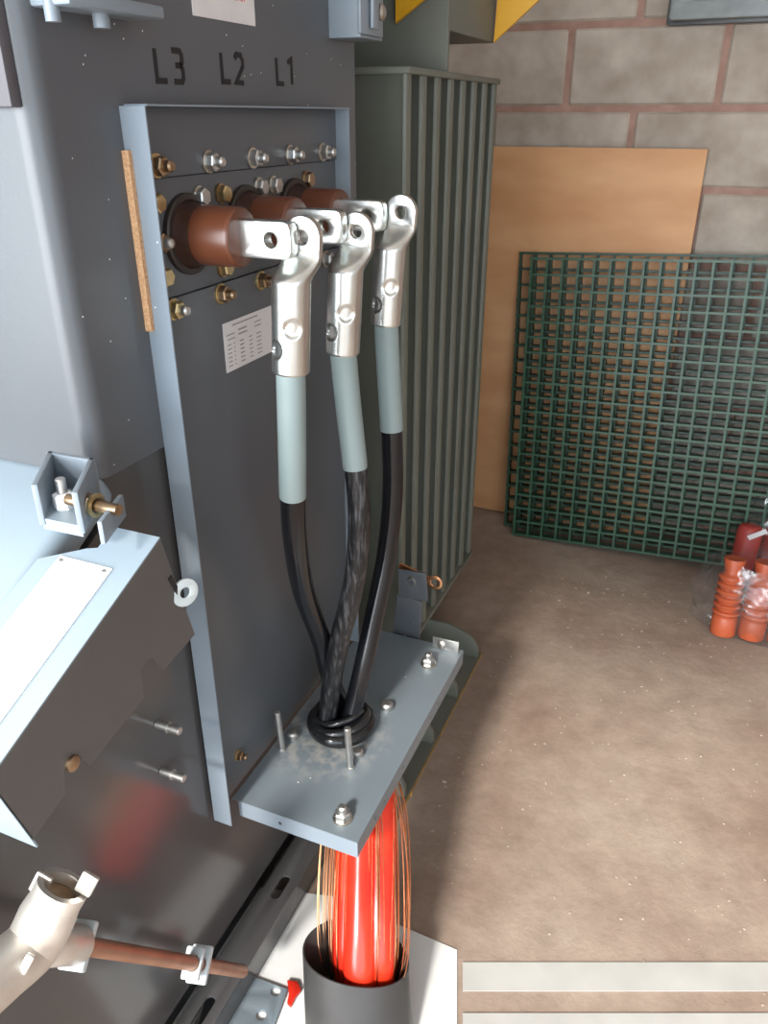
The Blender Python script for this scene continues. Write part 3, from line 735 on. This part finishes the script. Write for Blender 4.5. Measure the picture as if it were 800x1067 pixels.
# ------------------------------------------------------------ loose access cover at the left
CX = .12
cv = thing('access_cover', 'folded grey access cover with a white plate on its sloping top', 'cover', pX(120, 720, CX))
trace = [(167, 561), (180, 598), (203, 661), (171, 698), (159, 685), (152, 689), (147, 699), (150, 727), (122, 762), (94, 798), (79, 785), (67, 802), (68, 828), (34, 875), (-20, 804), (-20, 826)]
E0 = pX(167, 561, CX); E1 = pX(0, 798, CX); EU = unit(E1-E0); L_ = .33
lowL = pX(34, 875, CX)
farN = E0+EU*L_
pts3 = [pX(*p, CX) for p in trace[:14]]
nearTop = pX(-11.7, 814.6, CX)
loop = [(p[1], p[2]) for p in pts3]+[(nearTop[1], nearTop[2])]
sh = plate([loop], A(CX-.001, 0, 0), Y_, Z_, .002)
mk('side_sheet', sh, 'cover', cv, smooth=None)
CN = np.cross(EU, X_); CN = CN if CN[2] > 0 else -CN
wtop = .118
tl0 = E0+CN*.001
Lt = np.dot(nearTop-E0, EU)
ct = pP(120, 548, tl0, CN); notx = ct[0]-CX
U2 = -X_; 
tp = [(0, 0), (-notx, 0), (-notx, .030), (-notx+.012, .034), (wtop, .060), (wtop, Lt), (0, Lt)]
# local axes: first along -X, second along the slope
mk('top_sheet', plate([tp], tl0, U2, EU, .002), 'hood', cv, smooth=None)  # paler than the side sheet: light on the top put into the colour
lbp = [pP(*p, tl0+CN*.002, CN) for p in ((120, 591), (62, 582), (0, 659), (-60, 740), (0, 751))]
q_ = [(np.dot(p-tl0, U2), np.dot(p-tl0, EU)) for p in lbp]
u0 = (q_[0][0]+q_[4][0])/2; u1 = max(q_[1][0], q_[2][0]); v0 = (q_[0][1]+q_[1][1])/2
wp = mk('white_plate', plate([[(u0, v0), (u1, v0), (u1, Lt-.01), (u0, Lt-.01)]], tl0+CN*.0022, U2, EU, .0015), 'white_plate', cv, smooth=None)
for u in (u0+.006, u1-.006):
    p = tl0+CN*.003+U2*u+EU*(v0+.006); mk('rivet', lathe([(0, .003), (.0015, .0025), (.002, .001)], p, CN, 12), 'zinc', wp)
ed = lowL-nearTop
mk('near_flange', obox((nearTop+lowL)/2-X_*.055+unit(ed)*.006, X_, ed, .11, np.linalg.norm(ed)+.014, .002), 'hood', cv)
p = pX(74, 795, CX); mk('sheet_rivet', lathe([(0, .008), (.004, .008), (.006, .004)], p, X_, 16), 'bronze', cv)
p = pX(191, 617, CX+.002)
wsh = mk('edge_washer', plate([circ(0, 0, .0165, 26), circ(0, 0, .0065, 16)], p+A(.002, 0, 0), unit(A(.35, .9, .1)), unit(A(-.1, 0, 1)), .003, .0006), 'clip', cv)
sl0 = pX(182, 612, CX)
mk('edge_slot', obox(sl0+A(.0005, 0, 0), unit(A(0, .35, -.93)), Y_, .036, .006, .002), 'black_mark', cv)

# ------------------------------------------------------------ channel bracket above the cover
ub = thing('channel_bracket', 'small bright U-shaped steel bracket with bolt on the sloping hood', 'bracket', pZ(75, 520, 1.03))
zt = 1.086
r1, r2, r3, r4 = pZ(36, 504, zt), pZ(52, 471, zt), pZ(95, 478, zt), pZ(78, 512, zt)
def wallb(p, q2, th, z0, z1):
    d = unit(q2-p); d[2] = 0; d = unit(d); c = (p+q2)/2; c = A(c[0], c[1], (z0+z1)/2)
    return obox(c, d, Z_, np.linalg.norm((q2-p)[:2])+th, z1-z0, th)
mk('channel_side', wallb(r1, r2, .006, zt-.045, zt), 'greylit', ub, bevel=.001)
mk('channel_back', wallb(r2, r3, .006, zt-.045, zt), 'greylit', ub, bevel=.001)
mk('channel_side', wallb(r3, r4, .006, zt-.045, zt), 'greylit', ub, bevel=.001)
fl = [np.array([p[0], p[1]]) for p in (r1, r2, r3, r4)]
mk('channel_floor', prism([tuple(p) for p in fl], A(0, 0, 0), X_, Y_, zt-.05, zt-.038), 'hood', ub)
cc = (r1+r2+r3+r4)/4
bb = mk('hex_bolt', lathe([(0, .011), (.014, .011), (.016, .008)], A(cc[0], cc[1]-.006, zt-.038), Z_, 6), 'white_plate', ub)  # sun glare on the bolt head put into its white colour
mk('bolt_tip', cyl(A(cc[0], cc[1]-.006, zt-.022), A(cc[0], cc[1]-.006, zt-.006), .0055, 14, .001), 'zinc', bb)
e1, e2 = pZ(125, 516, zt-.025), pZ(106, 552, zt-.035)
mk('side_plate', wallb(e1, e2, .005, zt-.05, zt-.025), 'greylit', ub, bevel=.001)
pn = pZ(96, 528, zt-.026)
mk('brass_nut', hexa(pn+A(-.012, .004, 0), A(1, 0, 0), .011, .010), 'bronze', ub, smooth=25)
mk('brass_ring', lathe([(0, .008), (0, .0125), (.003, .0125), (.003, .008)], pn+A(.0, .004, 0), A(1, 0, 0), 24, False), 'brass', ub)
mk('through_stud', cyl(pn+A(-.035, .004, 0), pn+A(.03, .004, 0), .006, 14), 'bronze', ub)

# ------------------------------------------------------------ lever with cast head leaning on the base
lv = thing('lever_tool', 'copper-brown rod lever with a silver cast socket head leaning on the cabinet base', 'lever', pX(255, 1012, .055))
ra = pX(78, 984, .075); rb = pX(253, 1012, .060)
mk('rod', cyl(ra, rb, .0105, 22, .0015), 'copper_rod', lv)
hA, hB, hC = pX(62, 930, .103), pX(33, 985, .085), pX(-30, 1040, .085)
rad = .0285
path = catmull([hB*.12+hA*.88, hA*.55+hB*.45, hB, (hB+hC)/2, hC], 8)
head = mk('socket_head', tube(path, [rad*(.92+.10*min(1, i/8)) for i in range(len(path))], 28), 'cast', lv, smooth=50)
axd = unit(hA-hB)
u, v = perp(axd)
mk('socket_rim', lathe([(0, rad*.93), (.016, rad*.95), (.016, rad*.70), (-.002, rad*.68)], hA*.88+hB*.12, axd, 30, False), 'cast', head, smooth=40)
mk('socket_bore', lathe([(0, rad*.66), (.004, rad*.66)], hA*.88+hB*.12, axd, 24), 'bronze', head)
for s in (-1, 1):
    p = hA*.88+hB*.12+axd*.018+RT*s*rad*.82
    mk('socket_lug', obox(p, axd, UP, .022, .018, .007), 'cast', head, bevel=.002)
mk('boss', cyl(hB+(ra-hB)*.25, ra+unit(rb-ra)*.006, .0215, 26, .003), 'cast', head, smooth=50)
for pxl in ((52, 968), (28, 1004)):
    p = pX(*pxl, .113); mk('boss_pad', obox(p, axd, UP, .020, .009, .006), 'cast', head, bevel=.002)
rd = unit(rb-ra)
for f, s in ((.0, 1.0), (.64, 1.0)):
    c = ra+(rb-ra)*f+rd*.008
    side, up2 = perp(rd)
    n1 = unit(UP-rd*np.dot(UP, rd)); n2 = np.cross(rd, n1)
    cl = mk('clip', plate([rrect(-.026, -.016, .026, .016, .003), circ(0, 0, .0112, 20)], c, n1, n2, .008, .001), 'clip', lv)
    if f > .1: mk('clip_wing', plate([rrect(-.022, -.014, .022, .014, .003), circ(0, 0, .0112, 20)], c-rd*.026, n1, n2, .008, .001), 'clip', cl)

# ------------------------------------------------------------ things on the floor
def ground_plate(pix, z): return [pZ(x, y, z) for x, y in pix]
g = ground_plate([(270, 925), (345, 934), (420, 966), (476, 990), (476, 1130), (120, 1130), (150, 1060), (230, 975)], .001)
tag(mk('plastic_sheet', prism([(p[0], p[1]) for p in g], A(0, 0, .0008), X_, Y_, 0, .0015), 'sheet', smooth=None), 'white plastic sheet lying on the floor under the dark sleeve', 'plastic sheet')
g = ground_plate([(262, 1016), (300, 1030), (284, 1072), (200, 1090), (215, 1035)], .01)
hs = [pZ(x, y, .01) for x, y in ((287, 1032), (272, 1057))]
fp = mk('floor_plate', plate([[(p[0], p[1]) for p in g]]+[circ(p[0], p[1], .009, 16) for p in hs], A(0, 0, .0055), X_, Y_, .006, .0008), 'plate'); tag(fp, 'small dark grey metal plate with round holes on the white sheet', 'metal plate')
g = [pZ(x, y, .006) for x, y in ((299, 1022), (310, 1024), (314, 1033), (308, 1040), (303, 1050), (299, 1046), (301, 1036))]
tag(mk('red_scrap', prism([(p[0], p[1]) for p in g], A(0, 0, .0028), X_, Y_, 0, .008), 'red', bevel=.002), 'small crumpled red plastic scrap beside the dark sleeve', 'scrap')
for pix, lab in (([(482, 1003), (830, 1003), (830, 1033), (482, 1033)], 'narrow pale band added on the floor at the lower right'),
                 ([(482, 1056), (830, 1056), (830, 1150), (482, 1150)], 'pale band added at the bottom right edge of the picture')):
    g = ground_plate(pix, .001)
    tag(mk('added_band', prism([(p[0], p[1]) for p in g], A(0, 0, .0008), X_, Y_, 0, .0015), 'strip', smooth=None), lab, 'added band')  # invented pale bands added on the floor, not real strips
a = pZ(411, 824, .003); b = pZ(429, 827, .003)
tag(mk('yellow_strip', obox((a+b)/2, b-a, Y_, np.linalg.norm(b-a), .012, .003), 'yellow'), 'short bright yellow strip on the floor beside the green skid', 'strip')
# crumbs of mortar and straw on the floor: too many to count
rnd = random.Random(11); parts = []
for k in range(420):
    x = rnd.uniform(.2, 1.3); y = rnd.uniform(1.02, 2.5); s = rnd.uniform(.0006, .0026)*(1.8 if rnd.random() < .06 else 1)
    an = rnd.uniform(0, 6.3)
    parts.append(obox(A(x, y, s*.35), A(math.cos(an), math.sin(an), rnd.uniform(-.2, .2)), A(-math.sin(an), math.cos(an), 0), s*2, s*1.2, s*.8))
dbo = mk('floor_debris', merge(*parts), 'chip', smooth=None); tag(dbo, 'pale crumbs of mortar and grit scattered on the brown floor', 'debris', kind='stuff')
